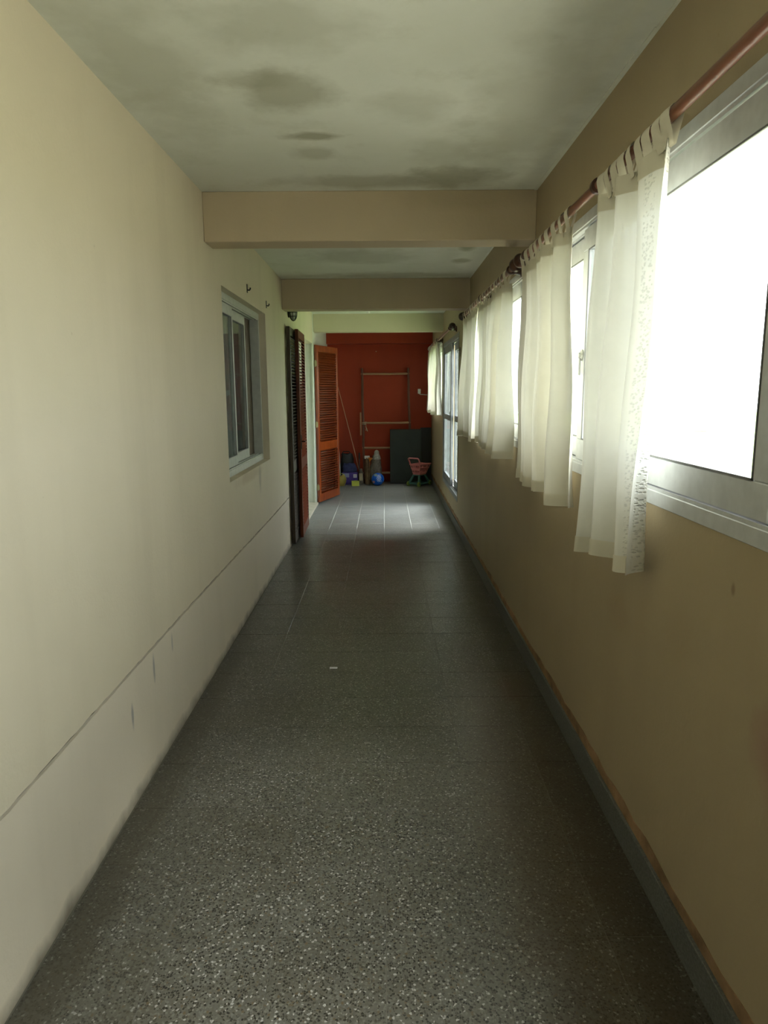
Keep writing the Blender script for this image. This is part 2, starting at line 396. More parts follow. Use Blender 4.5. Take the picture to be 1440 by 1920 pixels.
obj('floor_tiling', MB().box((XL, YB, -.02), (XR, rows0-GAP, 0)), M['terrazzo'], fl)['kind'] = 'stuff'

# left wall (window and door openings cut out)
LW = (4.385, 5.965, 1.035, 2.25); LD = (7.93, 9.87, 2.27)
x0, x1 = XL-WT, XL
wl = MB()
rg = random.Random(3)
def jag(z, y0, y1, a=.0016): 
    n = int((y1-y0)/.04); return [(y0+(y1-y0)*i/n, z+rg.uniform(-a, a)+.006*math.sin(i*.05)) for i in range(n+1)]
g0 = 7.06
up_edge = jag(.537, YB, g0, .0022); wl.prism([(YB, LW[2])]+[(p, q) for p, q in up_edge]+[(g0, LW[2])], x0+.03, x1)
wl.box((x0, YB-WT, 0), (x0+.03, g0, LW[2])); wl.box((x0, g0, 0), (x1, LD[0], LW[2]))
wl.box((x0, YB-WT, LW[2]), (x1, LW[0], ZC)); wl.box((x0, LW[1], LW[2]), (x1, LD[0], ZC)); wl.box((x0, LW[0], LW[3]), (x1, LW[1], ZC))
wl.box((x0, LD[0], LD[2]), (x1, LD[1], ZC))
wall_left = struct(obj('wall_left', wl, M['wall_left']), 'long cream plastered wall on the left of the corridor', 'wall')
lo = MB(); lo.prism([(YB, 0)]+[(g0, 0)]+jag(.5235, YB, g0, .0022)[::-1], x0+.03, x1-.001)
obj('dado', lo, M['wall_dado'], wall_left)
gm = MB().box((x0+.03, YB, .50), (x1-.012, g0, .56)); obj('groove', gm, simple('dirty_joint', (.07, .055, .03), .9), wall_left)
obj('far_wall_section', MB().box((x0, LD[1], 0), (x1, YE, ZC)), M['white_paint'], wall_left)

# right wall
W1, W2, W3, W0 = (-.55, 4.00), (4.30, 6.86), (10.15, 11.95), None
WZ = (1.245, 2.325); SD = (7.93, 9.95, .33, 2.26)
wr = MB(); a, b = XR, XR+WT
wr.box((a, YB-WT, WZ[1]), (b, YE, ZC)); 
wr.box((a, YB-WT, 0), (b, SD[0], WZ[0])); wr.box((a, SD[1], 0), (b, YE, WZ[0])); wr.box((a, SD[0], 0), (b, SD[1], SD[2]))
wr.box((a, SD[0], SD[3]), (b, SD[1], WZ[1]))
for y0, y1 in ((YB-WT, W1[0]), (W1[1], W2[0]), (W2[1], SD[0]), (SD[1], W3[0]), (W3[1], YE)): wr.box((a, y0, WZ[0]), (b, y1, WZ[1]))
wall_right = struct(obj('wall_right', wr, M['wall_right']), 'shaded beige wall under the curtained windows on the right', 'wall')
bb = MB().box((XR-.014, YB, 0), (XR, SD[0]+2.0, .108), .002); bb.box((XR-.014, SD[0]+2.0, 0), (XR, YE, .108), .002)
bbo = struct(obj('baseboard_right', bb, M['skirt']), 'low grey granite skirting along the right wall', 'baseboard')
sc = MB(); n = 150; pts = [(YB+(YE-YB)*i/n, .150+rg.uniform(-.010, .012)) for i in range(n+1)]
sc.prism([(YB, .108)]+[(YE, .108)]+pts[::-1], XR-.003, XR+.001); obj('scraped_paint', sc, M['scar'], bbo)
gl_ = MB().box((XR-.050, rows0, -.001), (XR-.047, YE, .0009)); 

# end wall, wall behind the camera, ceiling with beams
wb = struct(obj('wall_back', MB().box((XL-WT, YE, -.1), (XR+WT, YE+WT, ZC)), M['red']), 'brick-red end wall of the corridor', 'wall')
obj('beam', MB().box((XL, YE-.2, 2.425), (XR, YE, ZC)), M['red'], wb)
struct(obj('wall_front', MB().box((XL, YB-WT, 0), (XR, YB, ZC)), M['wall_left']), 'cream wall closing the corridor behind the viewer', 'wall')
ce = struct(obj('ceiling', MB().box((XL-WT, YB-WT, ZC), (XR+WT, YE+WT, ZC+.15)), M['ceiling']), 'off-white ceiling with grey-brown damp stains', 'ceiling')
for y, z0, bm_ in ((4.015, 2.424, 'beam'), (6.975, 2.400, 'beam'), (10.02, 2.440, 'beam_doorlit'), (-.9, 2.42, 'beam')):
    obj('beam', MB().box((XL, y, z0), (XR, y+.19, ZC), .004), M[bm_], ce)
pc = MB(); n = 90
for i in range(n):                                                  # thin line of overpainting where wall meets ceiling
    y0 = YB+(YE-YB)*i/n; y1 = YB+(YE-YB)*(i+1)/n
    pc.box((XR-.012-rg.uniform(0, .01), y0, ZC-.004), (XR, y1, ZC-.001))
# (kept to the ceiling as an uneven bead)
obj('paint_bead', pc, M['ceiling'], ce)

# ---------------------------------------------------------------- windows
def sliding(name, y0, y1, z0, z1, xi, depth, sashes, label, mat, glassmat, fw=.045, sw=.055, sb=.09, cat='window', side=1, midrail=None, latches=()):
    """frame in a wall opening; xi = room-side face, side=+1 when outside is +x; sashes=(ya, yb, track 0/1)"""
    root = empty(name, (xi, (y0+y1)/2, z0), label, cat, None, 'structure'); O = root.location
    X = lambda t_: xi+side*t_
    fr = MB(O)
    for (p, q) in (((y0, z0), (y1, z0+fw)), ((y0, z1-fw), (y1, z1)), ((y0, z0+fw), (y0+fw*.7, z1-fw)), ((y1-fw*.7, z0+fw), (y1, z1-fw))):
        fr.box((X(0), p[0], p[1]), (X(depth), q[0], q[1]), .002)
    for tz in (z0+fw, z1-fw-.010):
        for tx in (.004, depth*.5-.002, depth-.008): fr.box((X(tx), y0+fw*.7, tz), (X(tx+.004), y1-fw*.7, tz+.010))
    obj('frame', fr, mat, root)
    for si, (ya, yb, tr) in enumerate(sashes):
        xa = .012+tr*depth*.48; xb = xa+depth*.34; zb, zt = z0+fw+.011, z1-fw-.011
        s_ = MB(O)
        s_.box((X(xa), ya, zb), (X(xb), yb, zb+sb), .003); s_.box((X(xa), ya, zt-sb), (X(xb), yb, zt), .003)
        s_.box((X(xa), ya, zb+sb), (X(xb), ya+sw, zt-sb), .003); s_.box((X(xa), yb-sw, zb+sb), (X(xb), yb, zt-sb), .003)
        if midrail: s_.box((X(xa), ya+sw, midrail-.03), (X(xb), yb-sw, midrail+.03), .003)
        so = obj('sash', s_, mat, root)
        xm = (xa+xb)/2
        segs = [(zb+sb, zt-sb)] if not midrail else [(zb+sb, midrail-.03), (midrail+.03, zt-sb)]
        for (p, q) in segs:
            obj('pane', MB(O).box((X(xm-.002), ya+sw, p), (X(xm+.002), yb-sw, q)), glassmat, so)
            obj('gasket', (MB(O).box((X(xa-.001), ya+sw, p), (X(xa+.003), ya+sw+.005, q)).box((X(xa-.001), yb-sw-.005, p), (X(xa+.003), yb-sw, q))
                .box((X(xa-.001), ya+sw, p), (X(xa+.003), yb-sw, p+.005)).box((X(xa-.001), ya+sw, q-.005), (X(xa+.003), yb-sw, q))), M['dark_rubber'], so)
        for (k, yl, zl) in latches:
            if k == si:
                l_ = MB(O).lathe((X(xa), yl, zl), (-side, 0, 0), [(-.001, .024), (.004, .024), (.006, .020), (.012, .012), (.016, .012), (.017, .006)], 18)
                l_.box((X(xa-.014), yl-.006, zl-.085), (X(xa-.006), yl+.006, zl), .002)
                obj('latch', l_, M['steel'], so, smooth='auto')
    return root
sliding('window_1', W1[0], W1[1], WZ[0], WZ[1], XR-.004, .085, [(-.51, 1.60, 1), (1.515, 3.08, 0), (2.97, 3.96, 1)],
        'nearest aluminium sliding window on the right, bright white glass beside the curtain', M['alu'], M['glass'], sw=.075, latches=[(1, 3.04, 1.75)])
sliding('window_2', W2[0], W2[1], WZ[0], WZ[1], XR-.004, .085, [(4.34, 5.44, 0), (5.35, 6.48, 1), (6.37, 6.82, 0)],
        'aluminium sliding window behind the middle pair of short curtains', M['alu'], M['glass'], sw=.085)
sliding('window_3', W3[0], W3[1], WZ[0], WZ[1], XR-.004, .085, [(10.19, 11.08, 0), (11.02, 11.91, 1)],
        'far aluminium window next to the red wall, behind a short curtain', M['alu'], M['glass'])
M['alu_dark'] = simple('weathered_grey_aluminium', (.26, .27, .28), .45, .3, .15, 12)
sd = sliding('door_2', SD[0], SD[1], SD[2], SD[3], XR-.004, .10, [(SD[0]+.035, 8.98, 1), (8.90, SD[1]-.035, 0)],
        'glazed aluminium sliding door with a mid rail, on the right past the curtains', M['alu_dark'], M['glass_dusty'], sw=.07, cat='door', midrail=1.26, latches=[(1, 8.94, 1.33)])
sliding('window_4', LW[0], LW[1], LW[2], LW[3], XL-.055, .075, [(LW[0]+.035, 4.99, 0), (4.94, 5.60, 1)],
        'pale framed sliding window recessed in the left cream wall', M['alu_white'], M['glass'], side=-1, sw=.045, sb=.07)

# room behind the left window
rx = -3.2
for nm, a_, b_ in (('wall_inner_far', (rx-.1, 2.6, -.1), (rx, 7.2, ZC)), ('wall_inner_near', (rx, 2.5, -.1), (XL-WT, 2.6, ZC)), ('wall_inner_side', (rx, 7.2, -.1), (XL-WT, 7.3, ZC)),
                   ('floor_inner', (rx, 2.6, -.2), (XL-WT, 7.2, -.1)), ('ceiling_inner', (rx, 2.6, ZC), (XL-WT, 7.2, ZC+.1))):
    struct(obj(nm, MB().box(a_, b_), M['white_paint']))
wd = empty('wardrobe', (-2.0, 6.6, -.1), 'brown wooden wardrobe seen dimly through the left window', 'wardrobe')
O = wd.location
obj('carcass', MB(O).box((-2.9, 6.36, -.1), (-1.30, 6.96, 2.02), .004), M['wardrobe'], wd)
for i in range(3):
    ya = -2.88+i*.525
    dr = obj('door', MB(O).box((ya, 6.34, -.02), (ya+.520, 6.36, 2.0), .004), M['wardrobe'], wd)
    obj('knob', MB(O).lathe((ya+.48, 6.34, 1.0), (0, -1, 0), [(0, .008), (.015, .008), (.02, .016), (.03, .014), (.034, .004)], 10), M['brass'], dr)
def sheet(y0t, y1t, y0b, y1b, zt, zb, X0, folds, amp, seed, gather=.0, zvar=.0, nv=22, per=18, ax='y', bot_amp=1.3):
    rg_ = random.Random(seed); nu = folds*per; mb = MB(); uv = []
    ph = [rg_.uniform(0, 6.28) for _ in range(6)]
    vs = []
    for j in range(nv+1):
        v = j/nv
        for i in range(nu+1):
            u = i/nu
            up_ = u+.25/folds*math.sin(2*PI*u*folds*.37+ph[0])*(.4+.6*v)
            y = (y0t+(y1t-y0t)*up_)*(1-v)+(y0b+(y1b-y0b)*up_)*v
            y += gather*math.sin(PI*v)*(u-.5)*-1
            A = amp*(.55+(bot_amp-.55)*v)*(1+.35*math.sin(5.1*u+ph[1]))
            x = X0+A*math.sin(2*PI*u*folds+ph[2]+.9*math.sin(2.3*u*folds+ph[3])+.5*v*math.sin(7*u+ph[4]))
            x += .38*A*math.sin(4*PI*u*folds+ph[5]+1.7*math.sin(3.1*u+ph[0]))
            x += .006*math.sin(9*v+ph[5]+4*u)
            z = zt+(zb-zt)*v-zvar*v*math.sin(2*PI*u*2+ph[1])
            vs.append((x, y, z)); uv.append((u, 1-v))
    fs = [(j*(nu+1)+i, j*(nu+1)+i+1, (j+1)*(nu+1)+i+1, (j+1)*(nu+1)+i) for j in range(nv) for i in range(nu)]
    mb.v = [Vector(p) for p in vs]; mb.f = fs; mb.uv = uv
    return mb, nu
ic, _ = sheet(5.93, 6.24, 5.93, 6.24, 2.3, .4, -1.27, 4, .018, 5)
ico = empty('room_curtain', (-1.27, 6.1, .4), 'grey curtain hanging inside the left window', 'curtain')
ic.v = [p-ico.location for p in ic.v]; obj('fabric', ic, M['greycloth'], ico, smooth=True)
obj('curtain_rail', MB(ico.location).tube([(-1.27, 5.25, 2.31), (-1.27, 6.30, 2.31)], .012), M['steel'], ico)

# ---------------------------------------------------------------- left doorway (door_1)
d1 = empty('door_1', (XL-WT, (LD[0]+LD[1])/2, 0), 'white framed doorway between the louvred shutters on the left', 'door', None, 'structure'); O = d1.location
fr = MB(O); fx0, fx1 = XL-WT-.01, XL-.10
fr.box((fx0, LD[0], 0), (fx1, LD[0]+.05, LD[2]), .003); fr.box((fx0, LD[1]-.05, 0), (fx1, LD[1], LD[2]), .003); fr.box((fx0, LD[0]+.05, LD[2]-.05), (fx1, LD[1]-.05, LD[2]), .003)
fr.box((XL-.10, LD[1]-.016, 0), (XL-.012, LD[1], LD[2]), .002); fr.box((XL-.10, LD[0], 0), (XL-.012, LD[0]+.016, LD[2]), .002)
obj('door_frame', fr, M['white_enamel'], d1)
obj('architrave', MB(O).box((XL-.014, LD[1]-.045, 0), (XL+.010, LD[1]+.012, LD[2]+.015), .003), M['white_enamel'], d1)
for k in (0, 1):
    ya = LD[0]+.055+k*.915; yb = ya+.91
    lf = MB(O).box((XL-.19, ya, .01), (XL-.155, yb, LD[2]-.055), .003)
    for za, zb_ in ((.15, .95), (1.1, 2.05)):
        for q0, q1, r0, r1 in ((ya+.1, yb-.1, za, za+.02), (ya+.1, yb-.1, zb_-.02, zb_), (ya+.1, ya+.12, za, zb_), (yb-.12, yb-.1, za, zb_)):
            lf.box((XL-.157, q0, r0), (XL-.147, q1, r1))
    lo_ = obj('door_leaf', lf, M['white_enamel'], d1)
    if k == 0:
        obj('door_handle', MB(O).box((XL-.155, yb-.06, 1.0), (XL-.150, yb-.03, 1.16)).tube([(XL-.15, yb-.045, 1.08), (XL-.11, yb-.045, 1.08), (XL-.11, yb-.15, 1.08)], .008), M['brass'], lo_)
obj('threshold', MB(O).box((XL-WT, LD[0], 0), (XL+.03, LD[1], .035), .006), M['marble'], d1)

# ---------------------------------------------------------------- louvred folding shutters
slat_cache = {}
def leaf(parent, loc, ang, w_, h, mat, slatmat, th=.036):
    """local x along the width from the hinge, y thickness, z up"""
    sw = .062; mr = (.745, .865); tr, br = .085, .115
    mb = MB().box((0, -th/2, 0), (sw, th/2, h), .003).box((w_-sw, -th/2, 0), (w_, th/2, h), .003)
    mb.box((sw, -th/2+.002, 0), (w_-sw, th/2-.002, br), .002).box((sw, -th/2+.002, h-tr), (w_-sw, th/2-.002, h), .002)
    mb.box((sw, -th/2+.002, mr[0]), (w_-sw, th/2-.002, mr[1]), .002)
    lf_ = obj('shutter_leaf', mb, mat, parent, loc, (0, 0, ang))
    key = (round(w_, 3), slatmat.name)
    if key not in slat_cache:
        L = w_-2*sw; a_ = math.radians(-33)
        q = []
        for s_, t_ in ((-.024, -.004), (.024, -.004), (.026, 0), (.024, .004), (-.024, .004), (-.026, 0)):
            q.append((s_*math.cos(a_)-t_*math.sin(a_), s_*math.sin(a_)+t_*math.cos(a_)))
        b_ = MB(); n_ = 6
        b_.add([(0, y, z) for y, z in q]+[(L, y, z) for y, z in q], [tuple(range(n_)), tuple(range(n_, 2*n_))[::-1]]+[(i, (i+1) % n_, (i+1) % n_+n_, i+n_) for i in range(n_)])
        slat_cache[key] = mesh('slat', b_, slatmat)
    for z0_, z1_ in ((br, mr[0]), (mr[1], h-tr)):
        k = int((z1_-z0_)/.0335); st = (z1_-z0_)/k
        for i in range(k): put('slat', slat_cache[key], lf_, (sw, 0, z0_+st*(i+.5)), (random.uniform(-.05, .05), 0, 0))
    return lf_
def hinge(parent, p, zs):
    for z in zs:
        obj('hinge', MB().tube([(p[0], p[1], z-.045), (p[0], p[1], z+.045)], .008, 8).box((p[0]-.02, p[1]-.004, z-.035), (p[0]+.02, p[1]+.001, z+.035)), M['brass'], parent)
HS = 2.225
sA = empty('folding_shutter', (XL+.02, 7.9, 0), 'near pair of dark louvred wooden shutter leaves folded back against the cream wall', 'shutter')
# leaf A flat on the wall, leaf B folded in front of it
la = leaf(sA, (.003, -.01, .03), -PI/2+.012, .785, HS, M['shutter_shaded'], M['shutter_shaded'])
lb = leaf(sA, (.040, .27, .03), -PI/2+.024, .745, HS, M['shutter_mid'], M['slat'])
hinge(sA, (.01, .0), (.3, 1.15, 2.0))
hd = MB().box((.70, .018, .97), (.725, .024, 1.12), .001).tube([(.712, .02, 1.05), (.712, .055, 1.05), (.66, .06, 1.05)], .007)
obj('handle', hd, M['black_iron'], lb)
sB = empty('folding_shutter', (XL+.035, 9.88, 0), 'far reddish-brown louvred shutter swung out in front of the red wall', 'shutter')
angC = math.atan2(10.651-9.888, -.735+.978)
lc = leaf(sB, (.0, .0, .03), angC, .80, HS, M['shutter'], M['slat'])
ld = leaf(sB, (.002, .072, .03), angC+.075, .80, HS, M['shutter'], M['slat'])
hinge(sB, (-.002, -.022), (.25, 1.15, 2.0))

# ---------------------------------------------------------------- wall and ceiling fittings
wl_ = empty('wall_lamp', (XL, 7.42, 2.42), 'small black caged wall lamp high on the left, behind the second beam', 'lamp'); O = wl_.location
obj('back_plate', MB(O).lathe((XL, 7.42, 2.42), (1, 0, 0), [(0, .05), (.012, .05), (.016, .044)], 18), M['black_iron'], wl_)
obj('lamp_glass', MB(O).blob((XL+.05, 7.42, 2.42), (.035, .035, .075), 14), M['frosted'], wl_, smooth=True)
cg = MB(O)
for k in range(8):
    q = 2*PI*k/8
    cg.tube([(XL+.052+.041*math.cos(q)*math.sin(t_), 7.42+.041*math.sin(q)*math.sin(t_), 2.42+.085*math.cos(t_)) for t_ in [PI*i/8 for i in range(9)]], .0035, 5)
for zz in (-.04, 0, .04):
    r_ = .042*math.sqrt(1-(zz/.087)**2); cg.tube([(XL+.052+r_*math.cos(q), 7.42+r_*math.sin(q), 2.42+zz) for q in [2*PI*i/14 for i in range(15)]], .0035, 5)
obj('cage', cg, M['black_iron'], wl_)
cl = empty('ceiling_lamp_base', (-.20, 9.55, ZC), 'small round white lamp base on the ceiling before the third beam', 'lamp'); O = cl.location
obj('rose', MB(O).lathe((-.20, 9.55, ZC), (0, 0, -1), [(0, .085), (.012, .085), (.022, .07), (.026, .03)], 24), M['cable'], cl, smooth='auto')
obj('socket', MB(O).lathe((-.20, 9.55, ZC-.026), (0, 0, -1), [(0, .024), (.014, .022), (.018, .018)], 16), M['cable'], cl, smooth='auto')
for y, z, lb_ in ((5.213, 2.347, 'small dark rod hook above the left window, nearer one'), (6.04, 2.335, 'small dark rod hook above the left window, farther one')):
    h = empty('rod_hook', (XL, y, z), lb_, 'hook', 'rod hooks above the left window'); O = h.location
    obj('plate', MB(O).box((XL, y-.012, z-.03), (XL+.004, y+.012, z+.03), .001), M['black_iron'], h)
    obj('hook', MB(O).tube([(XL+.004, y, z-.01), (XL+.018, y, z-.012), (XL+.024, y, z-.004), (XL+.025, y, z+.006)], .005, 6), M['black_iron'], h)
h = empty('wall_catch', (XR, 7.80, 2.03), 'tiny dark metal catch on the wall strip before the sliding door', 'catch'); O = h.location
obj('plate', MB(O).box((XR-.005, 7.79, 1.98), (XR, 7.81, 2.08), .001), M['black_iron'], h)
obj('pin', MB(O).tube([(XR-.004, 7.80, 2.05), (XR-.03, 7.80, 2.05), (XR-.032, 7.80, 2.02)], .004, 6), M['black_iron'], h)
so = empty('wall_socket', (.625, YE, 1.60), 'small white electrical box on the red wall with a cable to its right', 'socket'); O = so.location
obj('box', MB(O).box((.600, YE-.03, 1.565), (.652, YE, 1.650), .004), M['cable'], so)
obj('cable', MB(O).tube([(.63, YE-.015, 1.565), (.64, YE-.012, 1.553), (.70, YE-.01, 1.550), (XR-.004, YE-.01, 1.535)], .006, 6), M['cable'], so)
nl = obj('nail', MB((-.132, YE, 2.30)).lathe((-.132, YE, 2.30), (0, -1, 0), [(-.01, .003), (.02, .003), (.021, .009), (.024, .009)], 8), M['brass'], loc=(-.132, YE, 2.30))
tag(nl, 'tiny nail in the red wall above the ladder', 'nail')
chip = MB((-.309, 3.841, 0)).prism([(3.832, .0006), (3.850, .0006), (3.852, .004), (3.834, .005)], -.330, -.285)
tag(obj('paper_scrap', chip, M['paper'], loc=(-.309, 3.841, 0)), 'tiny white scrap lying on the dark terrazzo floor', 'scrap')

# ---------------------------------------------------------------- curtain rods
RX, RZ, RR = .772, 2.322, .0165
def finial(parent, O, y, dirn):
    obj('finial', MB(O).lathe((RX, y, RZ), (0, dirn, 0), [(0, .018), (.008, .024), (.016, .024), (.022, .015), (.034, .020), (.052, .036), (.072, .040), (.092, .034), (.108, .020), (.116, .010), (.128, .012), (.134, .002)], 18), M['knob'], parent, smooth=True)
def rod(y0, y1, brackets, label, fins=(1, 1)):
    r = empty('curtain_rod', (XR, (y0+y1)/2, RZ), label, 'curtain rod'); O = r.location
    obj('pole', MB(O).tube([(RX, y0, RZ), (RX, y1, RZ)], RR, 18), M['rod'], r, smooth='auto')
    if fins[0]: finial(r, O, y0, -1)
    if fins[1]: finial(r, O, y1, 1)
    for y in brackets:
        b_ = MB(O).lathe((XR, y, RZ-.01), (-1, 0, 0), [(0, .034), (.010, .034), (.016, .022), (.045, .016), (.058, .020)], 14)
        b_.lathe((RX, y-.014, RZ), (0, 1, 0), [(0, .021), (.002, .027), (.026, .027), (.028, .021)], 16)
        obj('bracket', b_, M['knob'], r, smooth='auto')
rod(-.75, 3.99, (.3, 2.635, 3.90), 'nearest reddish wooden curtain rod over the big bright window', (1, 1))
rod(4.27, 6.90, (4.36, 5.62, 6.82), 'middle reddish wooden curtain rod carrying the pair of short curtains')
rod(8.05, 12.2, (8.2, 10.1, 12.0), 'far wooden curtain rod running above the sliding door', (1, 0))
# rod 3 is seen as a heavy dark bracket at its near end

# ---------------------------------------------------------------- curtains
tabm = {}
def tab_mesh(zt, wd_):
    key = (round(zt, 4), round(wd_, 3))
    if key in tabm: return tabm[key]
    pr = []; dz = zt-RZ; r = RR+.005
    pr.append((-.004, dz-.02)); pr.append((-.010, dz+.01)); pr.append((-r, -.01))
    for k in range(7):
        q = PI-PI*k/6; pr.append((r*math.cos(q), r*math.sin(q)))
    pr.append((r, -.01)); pr.append((.010, dz+.01)); pr.append((.003, dz-.02))
    nn = 3; vs = []; fs = []
    for i in range(nn+1):
        y = -wd_/2+wd_*i/nn; bow = .0025*math.cos(PI*(i/nn-.5)*2)
        for (x, z) in pr: vs.append((x*(1+bow*20), y*(1 if z > -.02 else 1.08), z))
    m_ = len(pr)
    for i in range(nn):
        for j in range(m_-1): fs.append((i*m_+j, i*m_+j+1, (i+1)*m_+j+1, (i+1)*m_+j))
    mb = MB(); mb.add(vs, fs); tabm[key] = mesh('tab', mb, M['hem'], True); return tabm[key]
def curtain(label, yt, yb_, zb, folds, amp, seed, tabs, mat='voile', zt=2.262, zvar=.008, gather=0., tabw=.055, X0=RX-.002, ba=1.3):
    ym = (yt[0]+yt[1])/2; r = empty('tab_top_curtain', (X0, ym, zb), label, 'curtain', 'short cream tab-top curtains')
    mb, nu = sheet(yt[0], yt[1], yb_[0], yb_[1], zt, zb, X0, folds, amp, seed, gather, zvar, bot_amp=ba)
    mb.v = [p-r.location for p in mb.v]
    f = obj('fabric', mb, M[mat], r, smooth=True)
    # hems: narrow doubled strips following the top and bottom edges of the cloth
    def strip(rows, dx, name):
        h = MB(); vs = []; 
        for j in rows:
            for i in range(nu+1): p = mb.v[j*(nu+1)+i]; vs.append((p.x+dx, p.y, p.z))
        h.add(vs, [(k*(nu+1)+i, k*(nu+1)+i+1, (k+1)*(nu+1)+i+1, (k+1)*(nu+1)+i) for k in range(len(rows)-1) for i in range(nu)])
        obj(name, h, M['hem'], f, smooth=True)
    strip((0, 1), -.0025, 'header_band'); strip((21, 22), -.0025, 'hem')
    me = tab_mesh(zt, tabw)
    for k in range(tabs):
        y = yt[0]+.03+(yt[1]-yt[0]-.06)*(k+rg.uniform(-.12, .12))/(tabs-1)
        put('tab', me, r, (RX-X0, y-ym, RZ-zb), (0, 0, rg.uniform(-.12, .12)))
    return r
curtain('nearest curtain, long embroidered edge hanging beside the bright open glass', (1.96, 2.58), (2.06, 2.50), 1.030, 3, .036, 11, 9, 'voile_lace', zvar=.012)
curtain('second curtain from the viewer, at the far end of the nearest window', (2.98, 3.96), (2.84, 3.90), 1.115, 5, .034, 23, 9, zvar=.018)
curtain('third curtain from the viewer, nearer half of the middle pair', (4.46, 5.72), (4.42, 5.80), 1.180, 6, .032, 31, 10, zvar=.018)
curtain('fourth curtain from the viewer, farther half of the middle pair', (5.735, 6.78), (5.80, 6.96), 1.185, 4, .032, 47, 8, zvar=.015)
curtain('farthest small curtain, beside the sliding door and the red wall', (9.95, 12.1), (9.80, 12.1), 1.270, 6, .040, 55, 11, 'voile_thin')

# ---------------------------------------------------------------- ladder on the red wall
la_ = empty('ladder', (.03, 12.2, 0), 'old wooden ladder with three wide-set rungs leaning on the red wall', 'ladder'); O = la_.location
def rail(xb, xt, zt, yb0=12.16, yt0=12.335, r=.020, zb=0.):
    n_ = 9; return [(xb+(xt-xb)*i/n_+.004*math.sin(i*1.7), yb0+(yt0-yb0)*i/n_, zb+.002+(zt-zb)*i/n_) for i in range(n_+1)]
obj('side_rail', MB(O).tube(rail(-.356, -.384, 2.01), .021, 10), M['ladder'], la_, smooth='auto')
obj('side_rail', MB(O).tube(rail(.47, .425, 2.01), .021, 10), M['ladder'], la_, smooth='auto')
for z in (1.915, 1.065, .628, .190):
    f_ = z/2.01; yy = 12.16+.175*f_-.0; xa = -.356-.028*f_-.02; xb = .47-.045*f_+.02
    obj('rung', MB(O).tube([(xa, yy, z), (xa*.4+xb*.6, yy-.002, z-.004), (xb, yy, z)], .019, 8), M['rung'], la_, smooth='auto')
obj('splint', MB(O).box((-.425, 12.19, .85), (-.400, 12.235, 1.25), .003), M['rung'], la_)
kn = MB(O).tube([(-.352+.034*math.cos(q), 12.245+.034*math.sin(q), 1.03+.004*q) for q in [i*PI/5 for i in range(22)]], .007, 6)
kn.tube([(-.325, 12.215, 1.0), (-.31, 12.205, .97), (-.295, 12.205, .92)], .007, 6); kn.tube([(-.325, 12.215, 1.02), (-.315, 12.20, .99), (-.322, 12.20, .93)], .006, 6)
obj('rope_knot', kn, M['rope'], la_)

# ---------------------------------------------------------------- boards
def board(name, x0_, x1_, h, yb0, yt0, th, mat, label):
    r = empty(name, ((x0_+x1_)/2, yb0, 0), label, 'board'); a_ = math.atan2(yt0-yb0, h)
    w2 = (x1_-x0_)/2; mb = MB().box((-w2, -th, 0), (w2, 0, h), .004)
    p = obj('panel', mb, mat, r, (0, 0, th*math.sin(a_)*0+.001), (-a_, 0, 0))
    return r, p, w2
b1, p1, w2 = board('leaning_board', .100, .640, .955, 12.13, 12.20, .022, M['black'], 'large dark grey-green board leaning against the ladder behind the toy cart')
obj('edge_band', MB().box((-w2+.003, -.0235, .004), (w2-.003, -.0215, .014)).box((-w2+.003, -.0235, .938), (w2-.003, -.0215, .948)), M['black2'], p1)
b2, p2, w2 = board('leaning_board', .645, .838, .975, 12.27, 12.40, .03, M['black2'], 'narrower black board in the right corner beside the larger one')
obj('edge_band', MB().box((-w2+.004, -.0318, .004), (-w2+.016, -.0298, .965)).box((w2-.016, -.0318, .004), (w2-.004, -.0298, .965)), M['black'], p2)

# ---------------------------------------------------------------- toy shopping cart
ct = empty('toy_shopping_cart', (.60, 11.865, 0), 'pink toy shopping cart on a dark green base with lime wheels', 'toy cart', rot=(0, 0, math.atan2(.80, .60)))
CL, CW = .36, .25   # local x = travel direction, y = width
bs = MB(); hx, hy = CL/2, CW/2
for sx in (-1, 1):
    for sy in (-1, 1): bs.tube([(sx*.080, sy*.060, .185), (sx*(hx-.02), sy*(hy-.02), .045)], [.017, .022], 8)
bs.tube([(-hx+.02, -hy+.02, .045), (hx-.02, -hy+.02, .045), (hx-.02, hy-.02, .045), (-hx+.02, hy-.02, .045), (-hx+.02, -hy+.02, .045)], .012, 8)
bs.box((-.095, -.070, .175), (.095, .070, .195), .004); bs.box((-hx+.03, -hy+.03, .038), (hx-.03, hy-.03, .050), .003)
obj('base', bs, M['teal'], ct, smooth='auto')
for sx in (-1, 1):
    for sy in (-1, 1):
        wc = (sx*(hx-.01), sy*(hy-.012), .0425)
        wh = obj('wheel', MB().lathe((wc[0], wc[1]-sy*.004, wc[2]), (0, sy, 0), [(-.014, .026), (-.012, .040), (-.008, .042), (.008, .042), (.012, .039), (.014, .022), (.009, .020)], 20), M['lime'], ct, smooth='auto')
        obj('hub', MB().lathe((wc[0], wc[1]+sy*.004, wc[2]), (0, sy, 0), [(-.014, .008), (.012, .008), (.013, .004)], 10), M['teal'], wh)
bk = MB()
tb = (-.130, .205, -.105, .105, .370); bt = (-.085, .105, -.068, .068, .197)     # x0,x1,y0,y1,z of rim and floor
def ring(b_, z, g=0): return [(b_[0]-g, b_[2]-g, z), (b_[1]+g, b_[2]-g, z), (b_[1]+g, b_[3]+g, z), (b_[0]-g, b_[3]+g, z)]
R1, R0 = ring(tb, tb[4]), ring(bt, bt[4])
def lerp(p, q, t_): return tuple(a_+(b_-a_)*t_ for a_, b_ in zip(p, q))
